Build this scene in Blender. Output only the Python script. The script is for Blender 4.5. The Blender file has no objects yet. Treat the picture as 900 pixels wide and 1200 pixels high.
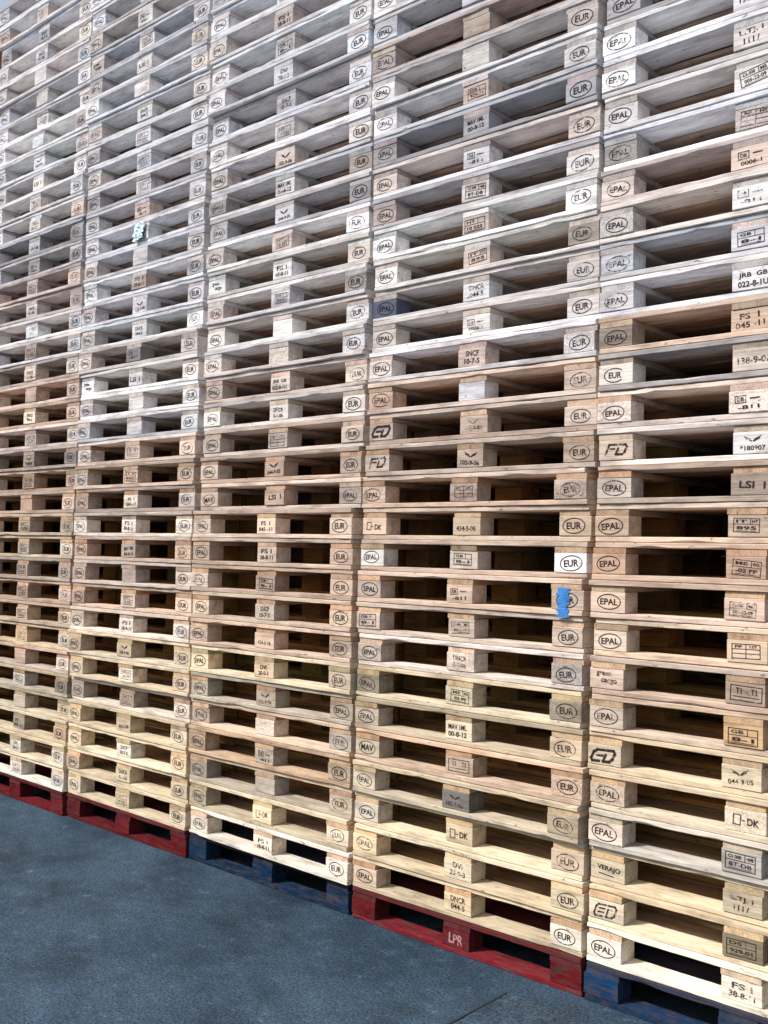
import bpy, math, random
import numpy as np
from mathutils import Matrix, Vector
random.seed(11)
S = bpy.context.scene
COL = S.collection

# ------------------------------------------------------------------ camera fit
def rowz(k): return 0.144*k + 0.061
def axes(a, p, r):
    F = np.array([-math.cos(a)*math.cos(p), math.sin(a)*math.cos(p), math.sin(p)])
    R0 = np.array([math.sin(a), math.cos(a), 0.0])
    U0 = np.cross(R0, F)
    R = math.cos(r)*R0 + math.sin(r)*U0
    U = -math.sin(r)*R0 + math.cos(r)*U0
    return R, U, F
PT = []
for k,u,v in [(1,661,1101),(2,658,1053),(3,658,1008),(4,659,965),(7,663,835),(9,665,747),(11,664,660),(12,669,617),(14,675,528),(15,672,484),(17,675,402),(19,677,317),(21,672,230),(23,675,143),(25,676,60),(26,673,18)]:
    PT.append((0,'R',k,u,v))
for k,u,v in [(1,428,1030),(4,425,915),(7,430,804),(10,438,692),(11,438,655),(15,443,508),(20,443,325),(23,447,214),(27,452,67)]:
    PT.append((0,'L',k,u,v))
for k,u,v in [(1,707,1112),(4,710,977),(7,715,843),(10,715,709),(12,717,617),(15,718,483),(19,715,305),(22,716,177),(25,715,45)]:
    PT.append((-1,'L',k,u,v))
for k,u,v in [(1,874,1160),(5,872,965),(9,876,765),(12,879,618),(16,882,425),(20,868,227),(24,865,35)]:
    PT.append((-1,'C',k,u,v))
for k,u,v in [(1,387,1020),(7,398,804),(11,405,659),(15,415,515),(19,420,374),(25,420,163)]:
    PT.append((1,'R',k,u,v))
for k,u,v in [(2,205,929),(7,208,771),(11,210,646)]:
    PT.append((2,'R',k,u,v))
SEAM = [(0,0,688,1166),(1,0,411,1068),(2,0,216,1003),(3,0,66,952),(2,3.9,247,40),(3,3.9,101,80)]
def bx(i, side, P):
    c = -(i+0.5)*P
    return c + {'L':-0.5275,'C':0.0,'R':0.5275}[side]
def resid(q):
    cx,cy,cz,a,p,r,f,P = q
    R,U,F = axes(a,p,r); out=[]
    f = f*1000
    def pj(x,z):
        d = np.array([x-cx, -cy, z-cz]); w = d@F
        return 450+f*(d@R)/w, 600-f*(d@U)/w
    for i,s,k,u,v in PT:
        a_,b_ = pj(bx(i,s,P), rowz(k)); out += [(a_-u)*0.6, b_-v]
    for i,z,u,v in SEAM:
        a_,b_ = pj(-i*P, z); out.append((a_-u)*0.8)
        if z == 0: out.append(b_-v)
    out.append((P-1.225)*3000)
    return np.array(out)
q = np.array([2.2,-3.59,1.65,math.radians(47.3),math.radians(2.3),0.022,1.264,1.225])
lam = 1e-3
best = resid(q); c0 = best@best
for it in range(80):
    J = np.zeros((len(best), len(q)))
    for j in range(len(q)):
        e = q.copy(); e[j] += 1e-6
        J[:,j] = (resid(e)-best)/1e-6
    A = J.T@J
    st = np.linalg.solve(A+lam*np.diag(np.diag(A)), -J.T@best)
    nb = resid(q+st); c1 = nb@nb
    if c1 < c0: q = q+st; best = nb; c0 = c1; lam *= .3
    else: lam *= 5
CX,CY,CZ,ca,cp,cr,cf,P = [float(x) for x in q]
R,U,F = axes(ca,cp,cr)
cam = bpy.data.cameras.new('camera'); co = bpy.data.objects.new('camera', cam); COL.objects.link(co)
M = Matrix.Identity(4)
for i in range(3):
    M[i][0]=R[i]; M[i][1]=U[i]; M[i][2]=-F[i]
M[0][3]=CX; M[1][3]=CY; M[2][3]=CZ
co.matrix_world = M
cam.sensor_fit='VERTICAL'; cam.sensor_height=24; cam.lens = cf*1000/1200*24
cam.clip_end = 2000; cam.clip_start=0.05
S.camera = co

# ------------------------------------------------------------------ materials
def newmat(n):
    m = bpy.data.materials.new(n); m.use_nodes = True
    nt = m.node_tree; nt.nodes.clear()
    return m, nt
class NT:
    def __init__(s, nt): s.nt=nt
    def n(s, t, **kw):
        o = s.nt.nodes.new(t)
        for k,v in kw.items(): setattr(o,k,v)
        return o
    def l(s,a,b): s.nt.links.new(a,b)
    def math(s, op, a, b=None, c=None):
        o = s.nt.nodes.new('ShaderNodeMath'); o.operation=op
        for i,x in enumerate((a,b,c)):
            if x is None: continue
            if isinstance(x,(int,float)): o.inputs[i].default_value=x
            else: s.l(x,o.inputs[i])
        return o.outputs[0]
    def rng(s, x, a,b,c,d):
        o = s.nt.nodes.new('ShaderNodeMapRange'); s.l(x,o.inputs[0])
        for i,v in enumerate((a,b,c,d)): o.inputs[i+1].default_value=v
        return o.outputs[0]
    def grey(s, k):
        cb = s.n('ShaderNodeCombineColor'); [s.l(k, cb.inputs[i]) for i in range(3)]
        return cb.outputs[0]
    def mixc(s, mode, fac, a, b):
        o = s.nt.nodes.new('ShaderNodeMix'); o.data_type='RGBA'; o.blend_type=mode
        for idx,x in ((0,fac),(6,a),(7,b)):
            if isinstance(x,(int,float,tuple)): o.inputs[idx].default_value=x
            else: s.l(x,o.inputs[idx])
        return o.outputs[2]
def coords(g):
    tc = g.n('ShaderNodeTexCoord'); oi = g.n('ShaderNodeObjectInfo'); ge = g.n('ShaderNodeNewGeometry')
    r = g.math('ADD', g.math('MULTIPLY', oi.outputs['Random'], 37.0), g.math('MULTIPLY', ge.outputs['Random Per Island'], 19.0))
    cb = g.n('ShaderNodeCombineXYZ'); g.l(r,cb.inputs[0]); g.l(r,cb.inputs[1]); g.l(r,cb.inputs[2])
    ad = g.n('ShaderNodeVectorMath', operation='ADD'); g.l(tc.outputs['Object'],ad.inputs[0]); g.l(cb.outputs[0],ad.inputs[1])
    return tc, oi, ge, ad.outputs[0]
def noise(g, vec, scale, sc=(1,1,1), detail=4, rough=.55):
    mp = g.n('ShaderNodeVectorMath', operation='MULTIPLY'); g.l(vec, mp.inputs[0]); mp.inputs[1].default_value=sc
    nz = g.n('ShaderNodeTexNoise'); g.l(mp.outputs[0], nz.inputs['Vector'])
    nz.inputs['Scale'].default_value=scale; nz.inputs['Detail'].default_value=detail; nz.inputs['Roughness'].default_value=rough
    return nz.outputs['Fac']
def wood(name, chip=False, tint=None, worn=None):
    m, nt = newmat(name); g = NT(nt)
    tc, oi, ge, v = coords(g)
    grain = noise(g, v, 1.0, (7,170,170), 3, .7)
    if chip:
        vo = g.n('ShaderNodeTexVoronoi'); vo.inputs['Scale'].default_value=190; g.l(v, vo.inputs['Vector'])
        sp = g.n('ShaderNodeSeparateColor'); g.l(vo.outputs['Color'], sp.inputs[0])
        grain = g.math('ADD', g.math('MULTIPLY', sp.outputs[0], .38), g.math('MULTIPLY', grain, .55))
    gr = g.rng(grain, .3,.7,.70,1.15)
    stain = noise(g, v, 1.0, (5,16,16), 4, .65)
    stf = g.rng(stain, .47,.70,0,.75)
    bl = g.rng(stain, .30,.42,1.10,1.0)
    ir = g.rng(ge.outputs['Random Per Island'], 0,1,.84,1.12)
    orr = g.rng(oi.outputs['Random'], 0,1,.80,1.14)
    k = g.math('MULTIPLY', g.math('MULTIPLY', gr, bl), g.math('MULTIPLY', ir, orr))
    src = oi.outputs['Color']
    if worn:
        wn = noise(g, v, 1.0, (14,55,55), 5, .75)
        src = g.mixc('MIX', g.rng(wn,.47,.64,0,.85), src, worn)
    c = g.mixc('MULTIPLY', 1.0, src, g.grey(k))
    c = g.mixc('MULTIPLY', stf, c, (.50,.46,.45,1))
    knot = noise(g, v, 1.0, (26,60,60), 2, .5)
    kf = g.rng(knot,.67,.75,0,.75)
    c = g.mixc('MULTIPLY', kf, c, (.30,.24,.22,1))
    if tint: c = g.mixc('MULTIPLY', 1.0, c, tint)
    bs = g.n('ShaderNodeBsdfDiffuse'); g.l(c, bs.inputs[0]); bs.inputs[1].default_value=.6
    out = g.n('ShaderNodeOutputMaterial'); g.l(bs.outputs[0], out.inputs[0])
    return m
MW = wood('weathered_wood'); MC = wood('pressed_chip_wood', True); MI = wood('shade_brown_wood', False, (.60,.45,.35,1))  # MI: inner deck boards, tinted darker to paint in shade inside the openings
MP = wood('worn_painted_wood', False, None, (.075,.055,.05,1))
def inkmat(name, col, lo, hi):
    m, nt = newmat(name); g = NT(nt)
    tc, oi, ge, v = coords(g)
    nz = noise(g, v, 1.0, (60,60,90), 3, .7)
    nz2 = noise(g, v, 1.0, (18,18,22), 2, .5)
    th = g.rng(oi.outputs['Random'],0,1,lo,hi)
    a = g.math('MULTIPLY', g.math('SUBTRACT', g.math('ADD', g.math('MULTIPLY',nz,.6), g.math('MULTIPLY',nz2,.4)), th), 7.0)
    cl = g.n('ShaderNodeClamp'); g.l(a, cl.inputs[0]); cl.inputs[1].default_value=.2; cl.inputs[2].default_value=.90
    bs = g.n('ShaderNodeBsdfDiffuse'); bs.inputs[0].default_value=col
    tr = g.n('ShaderNodeBsdfTransparent'); mx = g.n('ShaderNodeMixShader')
    g.l(cl.outputs[0], mx.inputs[0]); g.l(tr.outputs[0], mx.inputs[1]); g.l(bs.outputs[0], mx.inputs[2])
    out = g.n('ShaderNodeOutputMaterial'); g.l(mx.outputs[0], out.inputs[0])
    return m
INK = inkmat('black_stamp_ink', (.03,.024,.026,1),.26,.42); WINK = inkmat('white_stamp_ink', (.42,.25,.25,1),.38,.40)
def plain(name, col, rough=.6):
    m, nt = newmat(name); g = NT(nt)
    tc, oi, ge, v = coords(g)
    nz = noise(g, v, 40, (1,1,1), 4, .7)
    c = g.mixc('MULTIPLY',1.0,col,g.grey(g.rng(nz,.3,.7,.6,1.2)))
    bs = g.n('ShaderNodeBsdfPrincipled'); g.l(c, bs.inputs['Base Color']); bs.inputs['Roughness'].default_value=rough
    out = g.n('ShaderNodeOutputMaterial'); g.l(bs.outputs[0], out.inputs[0])
    return m
TAPE = plain('blue_tape', (.03,.19,.50,1), .85); PAPER = plain('pale_paper', (.60,.78,.82,1), .8)
def asphalt(name, dark, light):
    m, nt = newmat(name); g = NT(nt)
    tc = g.n('ShaderNodeTexCoord'); v = tc.outputs['Object']
    big = noise(g, v, .9, (1,1,1), 5, .6); med = noise(g, v, 14, (1,1,1), 4, .75); fine = noise(g, v, 85, (1,1,1), 3, .8)
    rt = g.n('ShaderNodeVectorRotate'); rt.inputs['Angle'].default_value=.5; g.l(v, rt.inputs['Vector'])
    streak = noise(g, rt.outputs[0], 1.0, (.6,3.4,1), 4, .6)
    f = g.math('ADD', g.math('MULTIPLY', big,.45), g.math('ADD', g.math('MULTIPLY', med,.20), g.math('MULTIPLY', streak,.35)))
    f = g.rng(f,.42,.58,0,1)
    c = g.mixc('MIX', f, dark, light)
    c = g.mixc('MULTIPLY',1.0,c,g.grey(g.rng(med,.58,.70,1.0,1.6)))
    pat = noise(g, v, 1.5, (1,1,1), 4, .55)
    c = g.mixc('MULTIPLY',1.0,c,g.grey(g.rng(pat,.50,.64,1.0,.5)))
    c = g.mixc('MULTIPLY',1.0,c,g.grey(g.rng(fine,.34,.66,.30,1.75)))
    bs = g.n('ShaderNodeBsdfPrincipled'); g.l(c, bs.inputs['Base Color']); bs.inputs['Roughness'].default_value=.85; bs.inputs['Specular IOR Level'].default_value=.3
    bp = g.n('ShaderNodeBump'); bp.inputs['Strength'].default_value=.8; bp.inputs['Distance'].default_value=.006
    g.l(fine,bp.inputs['Height']); g.l(bp.outputs[0], bs.inputs['Normal'])
    out = g.n('ShaderNodeOutputMaterial'); g.l(bs.outputs[0], out.inputs[0])
    return m
ASP = asphalt('worn_asphalt', (.016,.036,.060,1), (.046,.082,.122,1))
CON = asphalt('pale_asphalt', (.022,.044,.070,1), (.056,.092,.130,1))
SEAMM = plain('tar_seam', (.018,.034,.050,1), .8)

# ------------------------------------------------------------------ mesh helpers
def mesh(name, V, Fc, mat):
    me = bpy.data.meshes.new(name); me.from_pydata(V, [], Fc); me.update()
    if mat: me.materials.append(mat)
    return me
def board(V, Fc, cx, cy, cz, L, W, H, rnd, nseg=12, jit=.0009, wane=0, flat=False):
    base = len(V); n = 8
    bite = [(rnd.uniform(-.5,.5)*L, rnd.uniform(.012,.08), rnd.uniform(.2,.9), rnd.choice((0,1))) for _ in range(wane)]
    bow = rnd.uniform(-.002,.002); bwy = rnd.uniform(-.004,.004) if not flat else 0
    for i in range(nseg+1):
        t = i/nseg; x = (t-.5)*L
        if 0<i<nseg: x += rnd.uniform(-.2,.2)*L/nseg
        c = .0014 + rnd.uniform(0,.0013)
        w, h = W/2, H/2
        cb = ct = c
        for bxp, bw, am, up in bite:
            g = am*math.exp(-((x-bxp)/bw)**2)
            if up: ct += .013*g
            else: cb += .011*g
        cb=min(cb,h*.9); ct=min(ct,h*.98)
        jy = 0 if flat else rnd.uniform(-jit,jit)+bwy*(1-(2*t-1)**2)
        oz = bow*(1-(2*t-1)**2)
        sec = [(-w,-h+cb),(-w+cb*1.2,-h),(w-c,-h),(w,-h+c),(w,h-c),(w-c,h),(-w+ct*1.4,h),(-w,h-ct)]
        for y,z in sec: V.append((cx+x, cy+y+jy, cz+z+oz*0.35))
    for i in range(nseg):
        a = base+i*n
        for j in range(n):
            j2=(j+1)%n
            Fc.append((a+j, a+n+j, a+n+j2, a+j2))
    Fc.append(tuple(base+j for j in range(n)))
    a = base+nseg*n
    Fc.append(tuple(a+j for j in reversed(range(n))))
DECK=[];BOT=[];BOTC=[];STR=[];BLK=[];BLKC=[];BLKM=[]
ycen = [-.3275,-.164,0,.164,.3275]; wid=[.145,.10,.145,.10,.145]
for s in range(14):
    r = random.Random(100+s)
    V,Fc=[],[]
    for j in range(5):
        board(V,Fc,r.uniform(-.005,.005),ycen[j]+(r.uniform(-.004,.004) if 0<j<4 else 0),r.uniform(-.0003,.0003),1.2-r.uniform(0,.012),wid[j],.0196,r,24 if j==0 else 8,wane=(r.choice((0,1,2,4)) if j==0 else 0))
        if j==0: nf=len(Fc)
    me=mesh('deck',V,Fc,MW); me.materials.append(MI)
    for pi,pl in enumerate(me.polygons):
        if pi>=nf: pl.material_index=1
    DECK.append(me)
    V,Fc=[],[]; board(V,Fc,0,0,0,1.2-r.uniform(0,.012),.1,.0200,r,24,wane=r.choice((0,0,2,4))); BOT.append(mesh('bottom_board',V,Fc,MW))
    V,Fc=[],[]; board(V,Fc,0,0,0,1.2,.145,.0204,r,6); BOTC.append(mesh('bottom_board',V,Fc,MW))
    V,Fc=[],[]; board(V,Fc,0,0,0,.797,.143-r.uniform(0,.006),.0214,r,6); STR.append(mesh('stringer_board',V,Fc,MW))
for s in range(6):
    r = random.Random(300+s)
    w = .145-r.uniform(0,.008)
    for lst,mt,d in ((BLK,MW,.098),(BLKC,MC,.098),(BLKM,MW,.145)):
        V,Fc=[],[]; board(V,Fc,0,0,0,w,d,.0772,r,3,flat=True); lst.append(mesh('block',V,Fc,mt))
_painted={}
def painted_mesh(me):
    if me.name not in _painted:
        c=me.copy()
        for i in range(len(c.materials)): c.materials[i]=MP
        _painted[me.name]=c
    return _painted[me.name]

# ------------------------------------------------------------------ stamps
_tc = {}
def textgeo(s):
    if s in _tc: return _tc[s]
    cu = bpy.data.curves.new('t','FONT'); cu.body=s; cu.size=1; cu.offset=.024; cu.resolution_u=3
    o = bpy.data.objects.new('t',cu); COL.objects.link(o)
    bpy.context.view_layer.update()
    dg = bpy.context.evaluated_depsgraph_get()
    me = bpy.data.meshes.new_from_object(o.evaluated_get(dg))
    V = [tuple(v.co) for v in me.vertices]; Fc=[tuple(p.vertices) for p in me.polygons]
    bpy.data.objects.remove(o); bpy.data.meshes.remove(me); bpy.data.curves.remove(cu)
    x0=min(v[0] for v in V);x1=max(v[0] for v in V);y0=min(v[1] for v in V);y1=max(v[1] for v in V)
    V=[((v[0]-(x0+x1)/2)/(x1-x0),(v[1]-(y0+y1)/2)/(y1-y0)) for v in V]
    _tc[s]=(V,Fc); return _tc[s]
class ST:
    def __init__(s): s.V=[]; s.F=[]; s.d=0
    def text(s,t,x,z,w,h):
        V,Fc=textgeo(t); b=len(s.V); s.d+=.00006
        s.V += [(x+v[0]*w,-s.d,z+v[1]*h) for v in V]; s.F += [tuple(b+i for i in f) for f in Fc]
    def ring(s,rx,rz,t,x=0,z=0,n=36,a0=0,a1=360):
        b=len(s.V); s.d+=.00006
        for i in range(n+1):
            a=math.radians(a0+(a1-a0)*i/n)
            s.V.append((x+rx*math.cos(a),-s.d,z+rz*math.sin(a))); s.V.append((x+(rx-t)*math.cos(a),-s.d,z+(rz-t)*math.sin(a)))
        for i in range(n):
            j=i+1; s.F.append((b+2*i,b+2*j,b+2*j+1,b+2*i+1))
    def line(s,x0,z0,x1,z1,w):
        dx,dz=x1-x0,z1-z0; l=math.hypot(dx,dz); nx,nz=-dz/l*w/2,dx/l*w/2; ex,ez=dx/l*w/2,dz/l*w/2
        b=len(s.V); s.d+=.00006
        s.V+=[(x0-ex+nx,-s.d,z0-ez+nz),(x1+ex+nx,-s.d,z1+ez+nz),(x1+ex-nx,-s.d,z1+ez-nz),(x0-ex-nx,-s.d,z0-ez-nz)]
        s.F.append((b,b+1,b+2,b+3))
    def path(s,pts,w):
        for a,c in zip(pts,pts[1:]): s.line(*a,*c,w)
    def frame(s,x,z,w,h,t): s.path([(x-w/2,z-h/2),(x+w/2,z-h/2),(x+w/2,z+h/2),(x-w/2,z+h/2),(x-w/2,z-h/2)],t)
    def poly(s,pts):
        b=len(s.V); s.d+=.00006; s.V+=[(x,-s.d,z) for x,z in pts]; s.F.append(tuple(range(b,b+len(pts))))
    def wing(s,x,z,k=1):
        for m in (-1,1):
            pts=[(0,-.008),(m*.010,.001),(m*.034,.011),(m*.022,.0),(m*.028,-.001),(m*.014,-.006),(m*.004,-.012)]
            s.poly([(x+px*k,z+pz*k) for px,pz in pts])
    def mesh(s,mat=None): return mesh('stamp',s.V,s.F,mat or INK)
def mk(fn,mat=None):
    s=ST(); fn(s); return s.mesh(mat)
def f_eur(s): s.ring(.051,.0315,.0040); s.text('EUR',0,0,.066,.028)
def f_epal(s): s.ring(.053,.0315,.0040); s.text('EPAL',0,0,.078,.025)
def f_mav(s): s.ring(.053,.031,.0036); s.text('MAV',0,0,.078,.030)
def f_open(s): s.ring(.050,.0315,.0045,0,0,30,40,320); s.text('EUR',.004,0,.062,.026)
sh=lambda P_,k=.42: [(x+k*z,z) for x,z in P_]
def f_fd(s):
    s.path(sh([(-.010,.020),(-.044,.020),(-.044,-.020)]),.0095)
    s.path(sh([(-.034,.003),(-.012,.003)]),.008)
    s.path(sh([(.004,.020),(.032,.020),(.041,.012),(.041,-.010),(.032,-.020),(.004,-.020),(.004,.004)]),.0095)
def f_cd(s):
    s.path(sh([(-.006,.022),(-.036,.022),(-.048,.012),(-.049,-.012),(-.040,-.022),(-.010,-.022)],.5),.0105)
    s.path(sh([(-.030,0),(-.004,0)],.5),.009)
    s.path(sh([(.008,-.022),(.008,.004)],.5),.0095)
    s.path(sh([(.006,.022),(.034,.022),(.044,.012),(.044,-.010),(.034,-.022),(.008,-.022)],.5),.0105)
def f_st(s):
    s.path(sh([(-.006,.024),(-.040,.024),(-.048,.014),(-.048,-.014),(-.040,-.024),(-.008,-.024)],.4),.0075)
    s.path(sh([(-.006,.009),(-.032,.009)],.4),.0065)
    s.path(sh([(-.006,-.007),(-.032,-.007)],.4),.0065)
    s.path(sh([(.010,-.024),(.010,.008),(.028,.008)],.4),.0065)
    s.path(sh([(.006,.024),(.036,.024),(.046,.014),(.046,-.014),(.036,-.024),(.010,-.024)],.4),.0075)
def f_green(s): s.text('green',-.012,.014,.065,.022); s.text('cargo',.012,-.012,.07,.022)
def f_ver(s): s.text('VERAJO',0,.004,.1,.024); s.line(-.04,-.018,.02,-.020,.004)
def two(a,b,wa=.08,wb=.1):
    return lambda s:(s.text(a,0,.016,wa,.023), s.text(b,0,-.016,wb,.022))
def one(a,w=.1,h=.022,z=-.005): return lambda s: s.text(a,0,z,w,h)
def framed(a,b,c=None):
    def f(s):
        s.frame(0,0,.104,.054,.0028); s.line(-.052,.004,.052,.004,.0022)
        s.text(a,-.02,.016,.045,.012); s.line(.016,.004,.016,.027,.0022); s.text(b,0,-.010,.08,.014)
        if c: s.text(c,.034,.016,.024,.012)
        s.line(-.04,-.022,.04,-.022,.0018)
    return f
def dbf(n):
    def f(s): s.frame(-.025,.012,.04,.026,.0032); s.text('DB',-.025,.012,.026,.015); s.text(n,.004,-.018,.08,.015); s.line(.012,.012,.045,.012,.005)
    return f
def wng(n): return lambda s:(s.wing(0,.018,1.1), s.text(n,0,-.017,.098,.019))
def f_tt(s): s.frame(0,0,.108,.05,.003); s.text('T1',-.026,.008,.02,.02); s.text('T1',.026,.008,.02,.02); s.line(-.045,-.012,.045,-.012,.003)
def f_dk(s): s.frame(-.034,0,.026,.036,.0035); s.line(-.016,0,-.006,0,.0035); s.text('DK',.026,0,.044,.026)
def f_tbl(s):
    s.frame(0,0,.106,.052,.003); s.line(-.052,.008,.052,.008,.0025); s.line(-.052,-.008,.052,-.008,.0025); s.line(.0,-.026,.0,.026,.0025)
    s.text('PP',-.028,.017,.028,.010); s.text('HT',.028,.017,.028,.010)
EUR=mk(f_eur); EPAL=mk(f_epal); MAV=mk(f_mav); FDL=mk(f_fd); CDL=mk(f_cd); STL=mk(f_st); GRN=mk(f_green); VER=mk(f_ver); OPN=mk(f_open)
LPRW=mk(lambda s:(s.text('LPR',0,0,.075,.042)),WINK)
CM = {n:mk(f) for n,f in dict(
 c1=two('FS I','38-8-11'), c2=framed('DS','929-01'), c3=two('L.TJ. I','I I I /',.09,.06), c4=framed('CS 008','8T-DB','48'), c5=f_dk,
 c6=wng('044-9-05'), c8=f_tt, c9=f_tbl, c10=framed('CS-008','005-22-09','ME'), c11=framed('ME','-02 PP','02'), c12=framed('IT','895','HT'),
 c13=one('LSI  I',.1,.028,0), c14=wng('*180907'), c15=dbf('-811'), c16=one('138-9-07',.12,.025,-.002), c17=two('FS  I','045 -11',.075,.11),
 c18=two('JRB  GB','022-8-1U',.11,.115), c19=framed('GB','8-1'), c21=dbf('0006-1'), d1=two('DNCR','044-5',.08,.075), d2=two('DVI','20-0-3',.05,.08),
 d6=two('MAV 1ML','00-8-12',.1,.1), d12=one('434-5-06',.105,.022,-.008), d15=wng('102-9-06'), d17=framed('HT','10 022'), d20=two('SNCF','10-7-5',.07,.08),
 d21=two('DNCR','0-1-06',.08,.08)).items()}
CEN5={1:'c1',2:'c2',3:'c3',4:'c4',5:'c5',6:'c6',7:'c19',8:'c8',9:'c9',10:'c10',11:'c11',12:'c12',13:'c13',14:'c14',15:'c15',16:'c16',17:'c17',18:'c18',19:'c19',20:'c15',21:'c21',22:'c9',23:'c10',24:'c3'}
CEN4={1:'d1',2:'d2',4:'d15',5:'c8',6:'d6',7:'c11',8:'d21',9:'c10',10:'c15',11:'c19',12:'d12',13:'c9',14:'d15',15:'d15',16:None,17:'d20',18:'c21',19:'d1',20:'c12',21:'d17',22:'c4',23:'c15',24:'d6',25:'c2'}
LEFT5={2:STL,3:VER,6:CDL,8:GRN,14:FDL,16:OPN}
LEFT4={5:MAV,9:CM['c19'],12:CM['c5'],14:FDL,15:CDL}

# ------------------------------------------------------------------ pallets
SPEC = {(4,11,'R'):((.95,.94,.94),'white painted corner block'),(4,11,'L'):((.88,.85,.80),'whitish corner block'),(4,16,'C'):((.66,.66,.69),'whitish centre block'),
 (4,19,'L'):((.12,.14,.19),'dark blue grey corner block'),(5,7,'C'):((.66,.46,.26),'orange tan centre block'),(5,16,'L'):((.88,.82,.75),'pale corner block'),
 (5,2,'C'):((.24,.20,.13),'dark centre block'),(4,4,'C'):((.22,.20,.18),'dark centre block'),(4,19,'C'):((.80,.80,.80),'whitish centre block'),
 (4,5,'L'):((.74,.64,.48),'pale corner block'),
 (4,23,'C'):((.84,.84,.86),'whitish centre block'),(5,20,'C'):((.90,.89,.89),'whitish centre block'),
 (5,6,'L'):((.72,.62,.47),'pale corner block'),(5,2,'L'):((.70,.60,.46),'pale corner block'),(5,14,'L'):((.62,.51,.42),'corner block with slanted logo')}
LOOK = {(4,11):'pallet with white painted corner block',(4,10):'pallet with blue tape strip',
 (4,19):'pallet with dark blue corner block',(4,16):'pallet with whitish centre block',(5,7):'pallet with orange tan centre block',
 (2,24):'pallet with pale paper tag',(4,5):'pallet with MAV stamped corner',(5,2):'pallet with striped logo stamp',(5,6):'pallet with bold rounded logo stamp',(5,14):'pallet with slanted logo stamp',
 (5,8):'pallet with two-line corner stamp'}
ONES=['','first','second','third','fourth','fifth','sixth','seventh','eighth','ninth','tenth','eleventh','twelfth','thirteenth','fourteenth','fifteenth','sixteenth','seventeenth','eighteenth','nineteenth']
def ordn(n):
    if n<20: return ONES[n]
    t,o=divmod(n,10)
    if o==0: return {2:'twentieth',3:'thirtieth',4:'fortieth'}[t]
    return {2:'twenty',3:'thirty',4:'forty'}[t]+'-'+ONES[o]
STN={1:'leftmost stack',2:'second stack from left',3:'middle stack',4:'second stack from right',5:'rightmost stack'}
BASE={1:'red',2:'red',3:'blue',4:'red',5:'blue'}
BCOL={'red':(.155,.013,.018),'blue':(.010,.036,.085)}
HT={1:37,2:38,3:33,4:30,5:28}
def mixt(a,b,t): return tuple(x*(1-t)+y*t for x,y in zip(a,b))
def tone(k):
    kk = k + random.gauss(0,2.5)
    bot,mid,top = (.72,.61,.43),(.71,.565,.455),(.86,.855,.885)  # top: greyer weathered wood, lightened further to paint in haze and glare
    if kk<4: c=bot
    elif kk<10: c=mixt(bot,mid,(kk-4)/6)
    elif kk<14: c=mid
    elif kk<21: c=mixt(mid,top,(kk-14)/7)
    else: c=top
    word='pale greyish' if kk>18 else ('tan' if kk>8 else 'cream coloured')
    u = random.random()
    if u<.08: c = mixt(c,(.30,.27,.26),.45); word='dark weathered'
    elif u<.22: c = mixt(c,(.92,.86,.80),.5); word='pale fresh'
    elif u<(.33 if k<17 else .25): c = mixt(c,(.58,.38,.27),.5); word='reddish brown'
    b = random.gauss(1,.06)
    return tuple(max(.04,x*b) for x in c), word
PAINT=False
def part(name, me, parent, loc, col, rz=0, rnd=True):
    if PAINT: me=painted_mesh(me)
    o = bpy.data.objects.new(name, me); COL.objects.link(o); o.parent=parent
    o.location=loc; o.rotation_euler=(0,0,rz)
    if rnd:
        b=random.gauss(1,.10); w=random.uniform(-.05,.05)
        col=(col[0]*b*(1+w),col[1]*b,col[2]*b*(1-w))
    o.color=(*[max(0,min(.95,c)) for c in col],1)
    return o
J=lambda a: random.uniform(-a,a)
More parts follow.
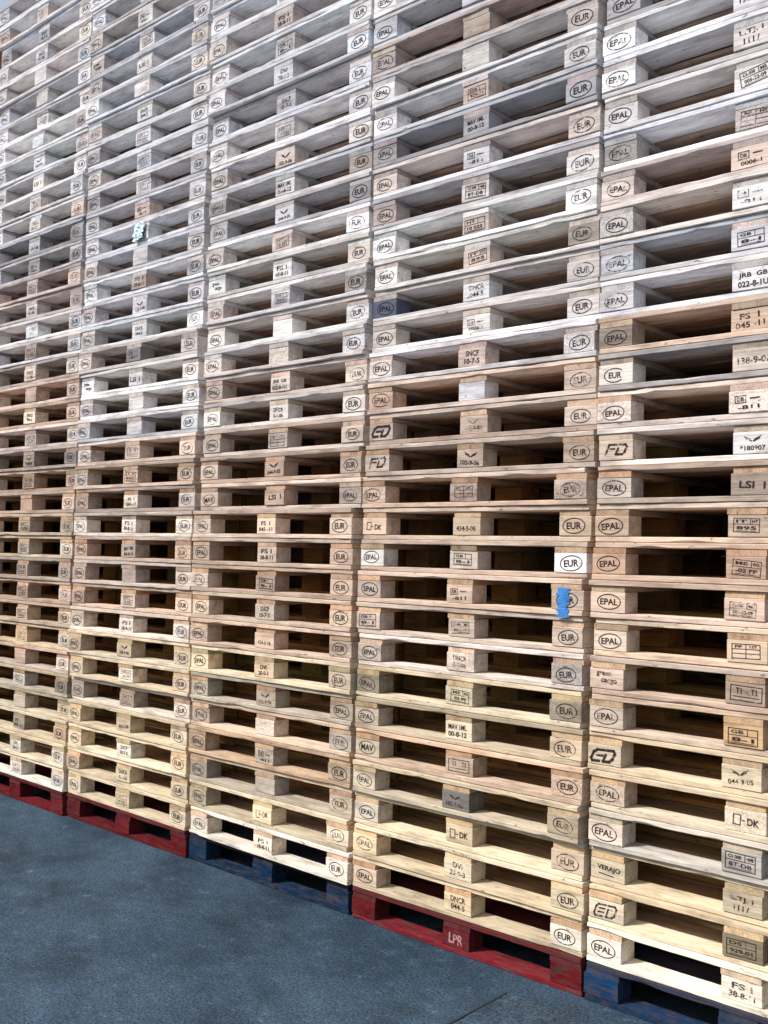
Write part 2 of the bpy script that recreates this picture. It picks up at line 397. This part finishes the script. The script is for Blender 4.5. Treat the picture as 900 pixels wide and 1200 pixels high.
def pallet(st,k,x,y,z):
    global PAINT
    root = bpy.data.objects.new('pallet',None); COL.objects.link(root); root.empty_display_size=.1
    root.location=(x,y,z); root.rotation_euler=(0,0,math.radians(random.gauss(0,.45)))
    painted = k==0; PAINT=painted
    if painted:
        col=BCOL[BASE[st]]; word=''
        root['label']={1:'red painted base pallet under the leftmost stack',2:'red painted base pallet, second stack from left',3:'dark blue base pallet under the middle stack',4:'red base pallet lettered in white, second stack from right',5:'dark blue base pallet under the rightmost stack'}[st]
        root['group']='painted base pallets on the ground'
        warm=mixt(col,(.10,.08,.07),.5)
    else:
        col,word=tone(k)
        root['label']='%s, %s above %s base, %s'%(LOOK.get((st,k), word+' wooden pallet'),ordn(k),BASE[st],STN[st])
        root['group']='wooden pallets piled in tall stacks'
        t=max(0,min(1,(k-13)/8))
        w0=mixt((.50,.27,.10),(.44,.38,.35),t)  # inner parts: warm glow and dimness of the gaps put into the colour
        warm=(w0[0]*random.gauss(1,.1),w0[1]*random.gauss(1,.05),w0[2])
    root['category']='pallet'
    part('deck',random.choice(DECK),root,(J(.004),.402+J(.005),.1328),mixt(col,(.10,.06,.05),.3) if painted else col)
    for xs in (-.5275,0,.5275):
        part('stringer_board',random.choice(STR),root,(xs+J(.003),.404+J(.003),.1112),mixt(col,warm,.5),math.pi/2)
    part('bottom_board',random.choice(BOT),root,(J(.004),.0525+J(.006),.0106),col)
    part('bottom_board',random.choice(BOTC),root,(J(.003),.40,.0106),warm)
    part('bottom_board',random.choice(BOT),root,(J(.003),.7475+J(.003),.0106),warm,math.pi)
    chipp = random.random()<.18
    for yi,yy in enumerate((.053,.40,.747)):
        for s,xs in (('L',-.5275),('C',0),('R',.5275)):
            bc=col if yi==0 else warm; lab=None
            if not painted and yi==0:
                u=random.random()
                if u<.10: bc=mixt(col,(.30,.27,.25),.5)
                elif u<.28: bc=mixt(col,(.86,.79,.70),.5)
                elif u<.38: bc=mixt(col,(.60,.42,.31),.5)
            if yi==0 and (st,k,s) in SPEC: bc,lab=SPEC[(st,k,s)]
            lst = BLKM if yi==1 else (BLKC if (chipp or random.random()<.08) and not lab else BLK)
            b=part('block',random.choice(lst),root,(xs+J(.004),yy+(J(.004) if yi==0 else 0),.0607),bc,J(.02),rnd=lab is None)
            if lab: b['label']=lab
            if yi: continue
            me=None
            if painted:
                if s=='C' and st==4: me=LPRW
            elif s=='R': me = EUR if (st!=3 or k not in (6,13)) else EPAL
            elif s=='L':
                me = EPAL
                if st==5: me=LEFT5.get(k,EPAL)
                elif st==4: me=LEFT4.get(k,EPAL)
                elif random.random()<.12: me=random.choice([MAV,EPAL,GRN])
            else:
                if st==5 and k in CEN5: me=CM[CEN5[k]]
                elif st==4 and k in CEN4: me=CM[CEN4[k]] if CEN4[k] else None
                elif random.random()<.85: me=CM[random.choice(list(CM))]
            if me:
                d = bpy.data.objects.new('stamp',me); COL.objects.link(d); d.parent=b
                d.location=(J(.006),-.0502,J(.003)); d.rotation_euler=(0,math.radians(random.gauss(0,3)),0)
                sc=random.uniform(.88,1.02); d.scale=(sc,1,sc)
            if (st,k,s)==(4,10,'R'):
                V=[];Fc=[];n=26; r2=random.Random(4)
                for i in range(n+1):
                    z_=.048-.116*i/n; yv=-.0525-(.0035 if z_<-.036 else 0)-r2.uniform(0,.0008)
                    wob=.006*math.sin(i*.9)
                    V+=[(-.040+wob+r2.uniform(-.009,.006),yv,z_),(.008+wob*.5+r2.uniform(-.014,.010),yv-.0003,z_+r2.uniform(-.002,.002))]
                for i in range(n): Fc.append((2*i,2*i+1,2*i+3,2*i+2))
                t_=bpy.data.objects.new('tape',mesh('tape',V,Fc,TAPE)); COL.objects.link(t_); t_.parent=b; t_['label']='ragged strip of blue tape'
            if (st,k,s)==(2,24,'C'):
                V=[];Fc=[];n=8;mcols=6; r2=random.Random(8)
                for i in range(n+1):
                    for j in range(mcols+1):
                        V.append((-.055+.10*j/mcols+r2.uniform(-.006,.006),-.060-r2.uniform(0,.016),.060-.105*i/n+r2.uniform(-.005,.005)+.012*j/mcols))
                for i in range(n):
                    for j in range(mcols):
                        a=i*(mcols+1)+j; Fc.append((a,a+1,a+mcols+2,a+mcols+1))
                t_=bpy.data.objects.new('paper_tag',mesh('paper_tag',V,Fc,PAPER)); COL.objects.link(t_); t_.parent=b; t_['label']='crumpled pale blue paper scrap'
STEP={1:(14,.012),2:(15,.004),3:(13,.032),4:(14,.020),5:(13,.012)}
for st in (1,2,3,4,5):
    i=4-st; cx=-(i+.5)*P
    ph=random.uniform(0,6); ya=random.uniform(-.008,.008)
    for k in range(HT[st]+1):
        dx=.005*math.sin(ph+k*.33)+random.gauss(0,.0045) ; dy=ya+.007*math.sin(ph*2+k*.27)+random.gauss(0,.006)
        if k>=STEP[st][0]: dx+=STEP[st][1]*.8; dy+=.008
        else: dx-=STEP[st][1]*.2
        pallet(st,k,cx+dx,dy,.144*k+.0005)

# further pallets behind and along the row
def boxv(V,Fc,x0,x1,y0,y1,z0,z1):
    b=len(V); V+=[(x,y,z) for x in (x0,x1) for y in (y0,y1) for z in (z0,z1)]
    Fc+=[(b,b+1,b+3,b+2),(b+4,b+6,b+7,b+5),(b,b+4,b+5,b+1),(b+2,b+3,b+7,b+6),(b,b+2,b+6,b+4),(b+1,b+5,b+7,b+3)]
V=[];Fc=[]
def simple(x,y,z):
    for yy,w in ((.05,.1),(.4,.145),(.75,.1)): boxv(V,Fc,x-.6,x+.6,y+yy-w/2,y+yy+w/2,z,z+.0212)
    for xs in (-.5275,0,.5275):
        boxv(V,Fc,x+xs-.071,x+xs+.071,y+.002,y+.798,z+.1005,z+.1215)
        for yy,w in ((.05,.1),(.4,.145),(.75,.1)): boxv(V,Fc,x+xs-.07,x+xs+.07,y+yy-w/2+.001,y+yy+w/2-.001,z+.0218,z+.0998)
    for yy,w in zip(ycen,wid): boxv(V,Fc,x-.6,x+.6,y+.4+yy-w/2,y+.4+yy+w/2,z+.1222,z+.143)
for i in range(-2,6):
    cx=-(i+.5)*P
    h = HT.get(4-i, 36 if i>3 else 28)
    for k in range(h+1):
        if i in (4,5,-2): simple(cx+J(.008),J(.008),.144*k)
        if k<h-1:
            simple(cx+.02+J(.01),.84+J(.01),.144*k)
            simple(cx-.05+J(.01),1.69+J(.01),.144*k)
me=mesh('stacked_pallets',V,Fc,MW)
o=bpy.data.objects.new('stacked_pallets',me); COL.objects.link(o); o.color=(.50,.29,.13,1)  # orange base colour paints in the warm glow seen through the gaps
o['label']='further pallets in rows behind the front stacks, glimpsed through their openings'; o['category']='pallets'; o['kind']='stuff'

# ------------------------------------------------------------------ ground
g=200
o=bpy.data.objects.new('ground',mesh('ground',[(-g,-g,0),(g,-g,0),(g,g,0),(-g,g,0)],[(0,1,2,3)],ASP)); COL.objects.link(o); o['kind']='structure'
rr=random.Random(5)
edge=[(-.24+rr.uniform(-.012,.012), -.16-t*.14) for t in range(0,50)]
pts=[(3.5,-.14)]+edge+[(3.5,-7)]
o=bpy.data.objects.new('pavement',mesh('pavement',[(x,y,.004) for x,y in pts],[tuple(range(len(pts)))],CON)); COL.objects.link(o); o['kind']='structure'
V=[];Fc=[]
for i,(x,y) in enumerate(edge):
    w_=.002+rr.uniform(0,.004); V+=[(x-w_,y,.008),(x+w_,y,.008)]
    if i: Fc.append((2*i-2,2*i-1,2*i+1,2*i))
o=bpy.data.objects.new('pavement_seam',mesh('pavement_seam',V,Fc,SEAMM)); COL.objects.link(o); o['kind']='structure'

# ------------------------------------------------------------------ light
w=bpy.data.worlds.new('World'); S.world=w; w.use_nodes=True
nt=w.node_tree; bg=nt.nodes['Background']
sky=nt.nodes.new('ShaderNodeTexSky'); sky.sky_type='NISHITA'; sky.sun_disc=False; sky.dust_density=5.0; sky.air_density=1.2
to_sun=Vector((-.6,-1.0,1.0)).normalized()
sky.sun_elevation=math.asin(to_sun.z); sky.sun_rotation=math.atan2(to_sun.x,to_sun.y)
mx=nt.nodes.new('ShaderNodeMix'); mx.data_type='RGBA'; mx.inputs[0].default_value=.40; mx.inputs[7].default_value=(8.5,9.0,10.0,1)
nt.links.new(sky.outputs[0],mx.inputs[6]); nt.links.new(mx.outputs[2],bg.inputs[0]); bg.inputs[1].default_value=.11
L=bpy.data.lights.new('sun','SUN'); L.energy=4.8; L.angle=math.radians(7); L.color=(1,.97,.96)
lo=bpy.data.objects.new('sun',L); COL.objects.link(lo); lo.rotation_euler=to_sun.to_track_quat('Z','Y').to_euler()
S.view_settings.view_transform='Standard'; S.view_settings.look='None'; S.view_settings.exposure=0
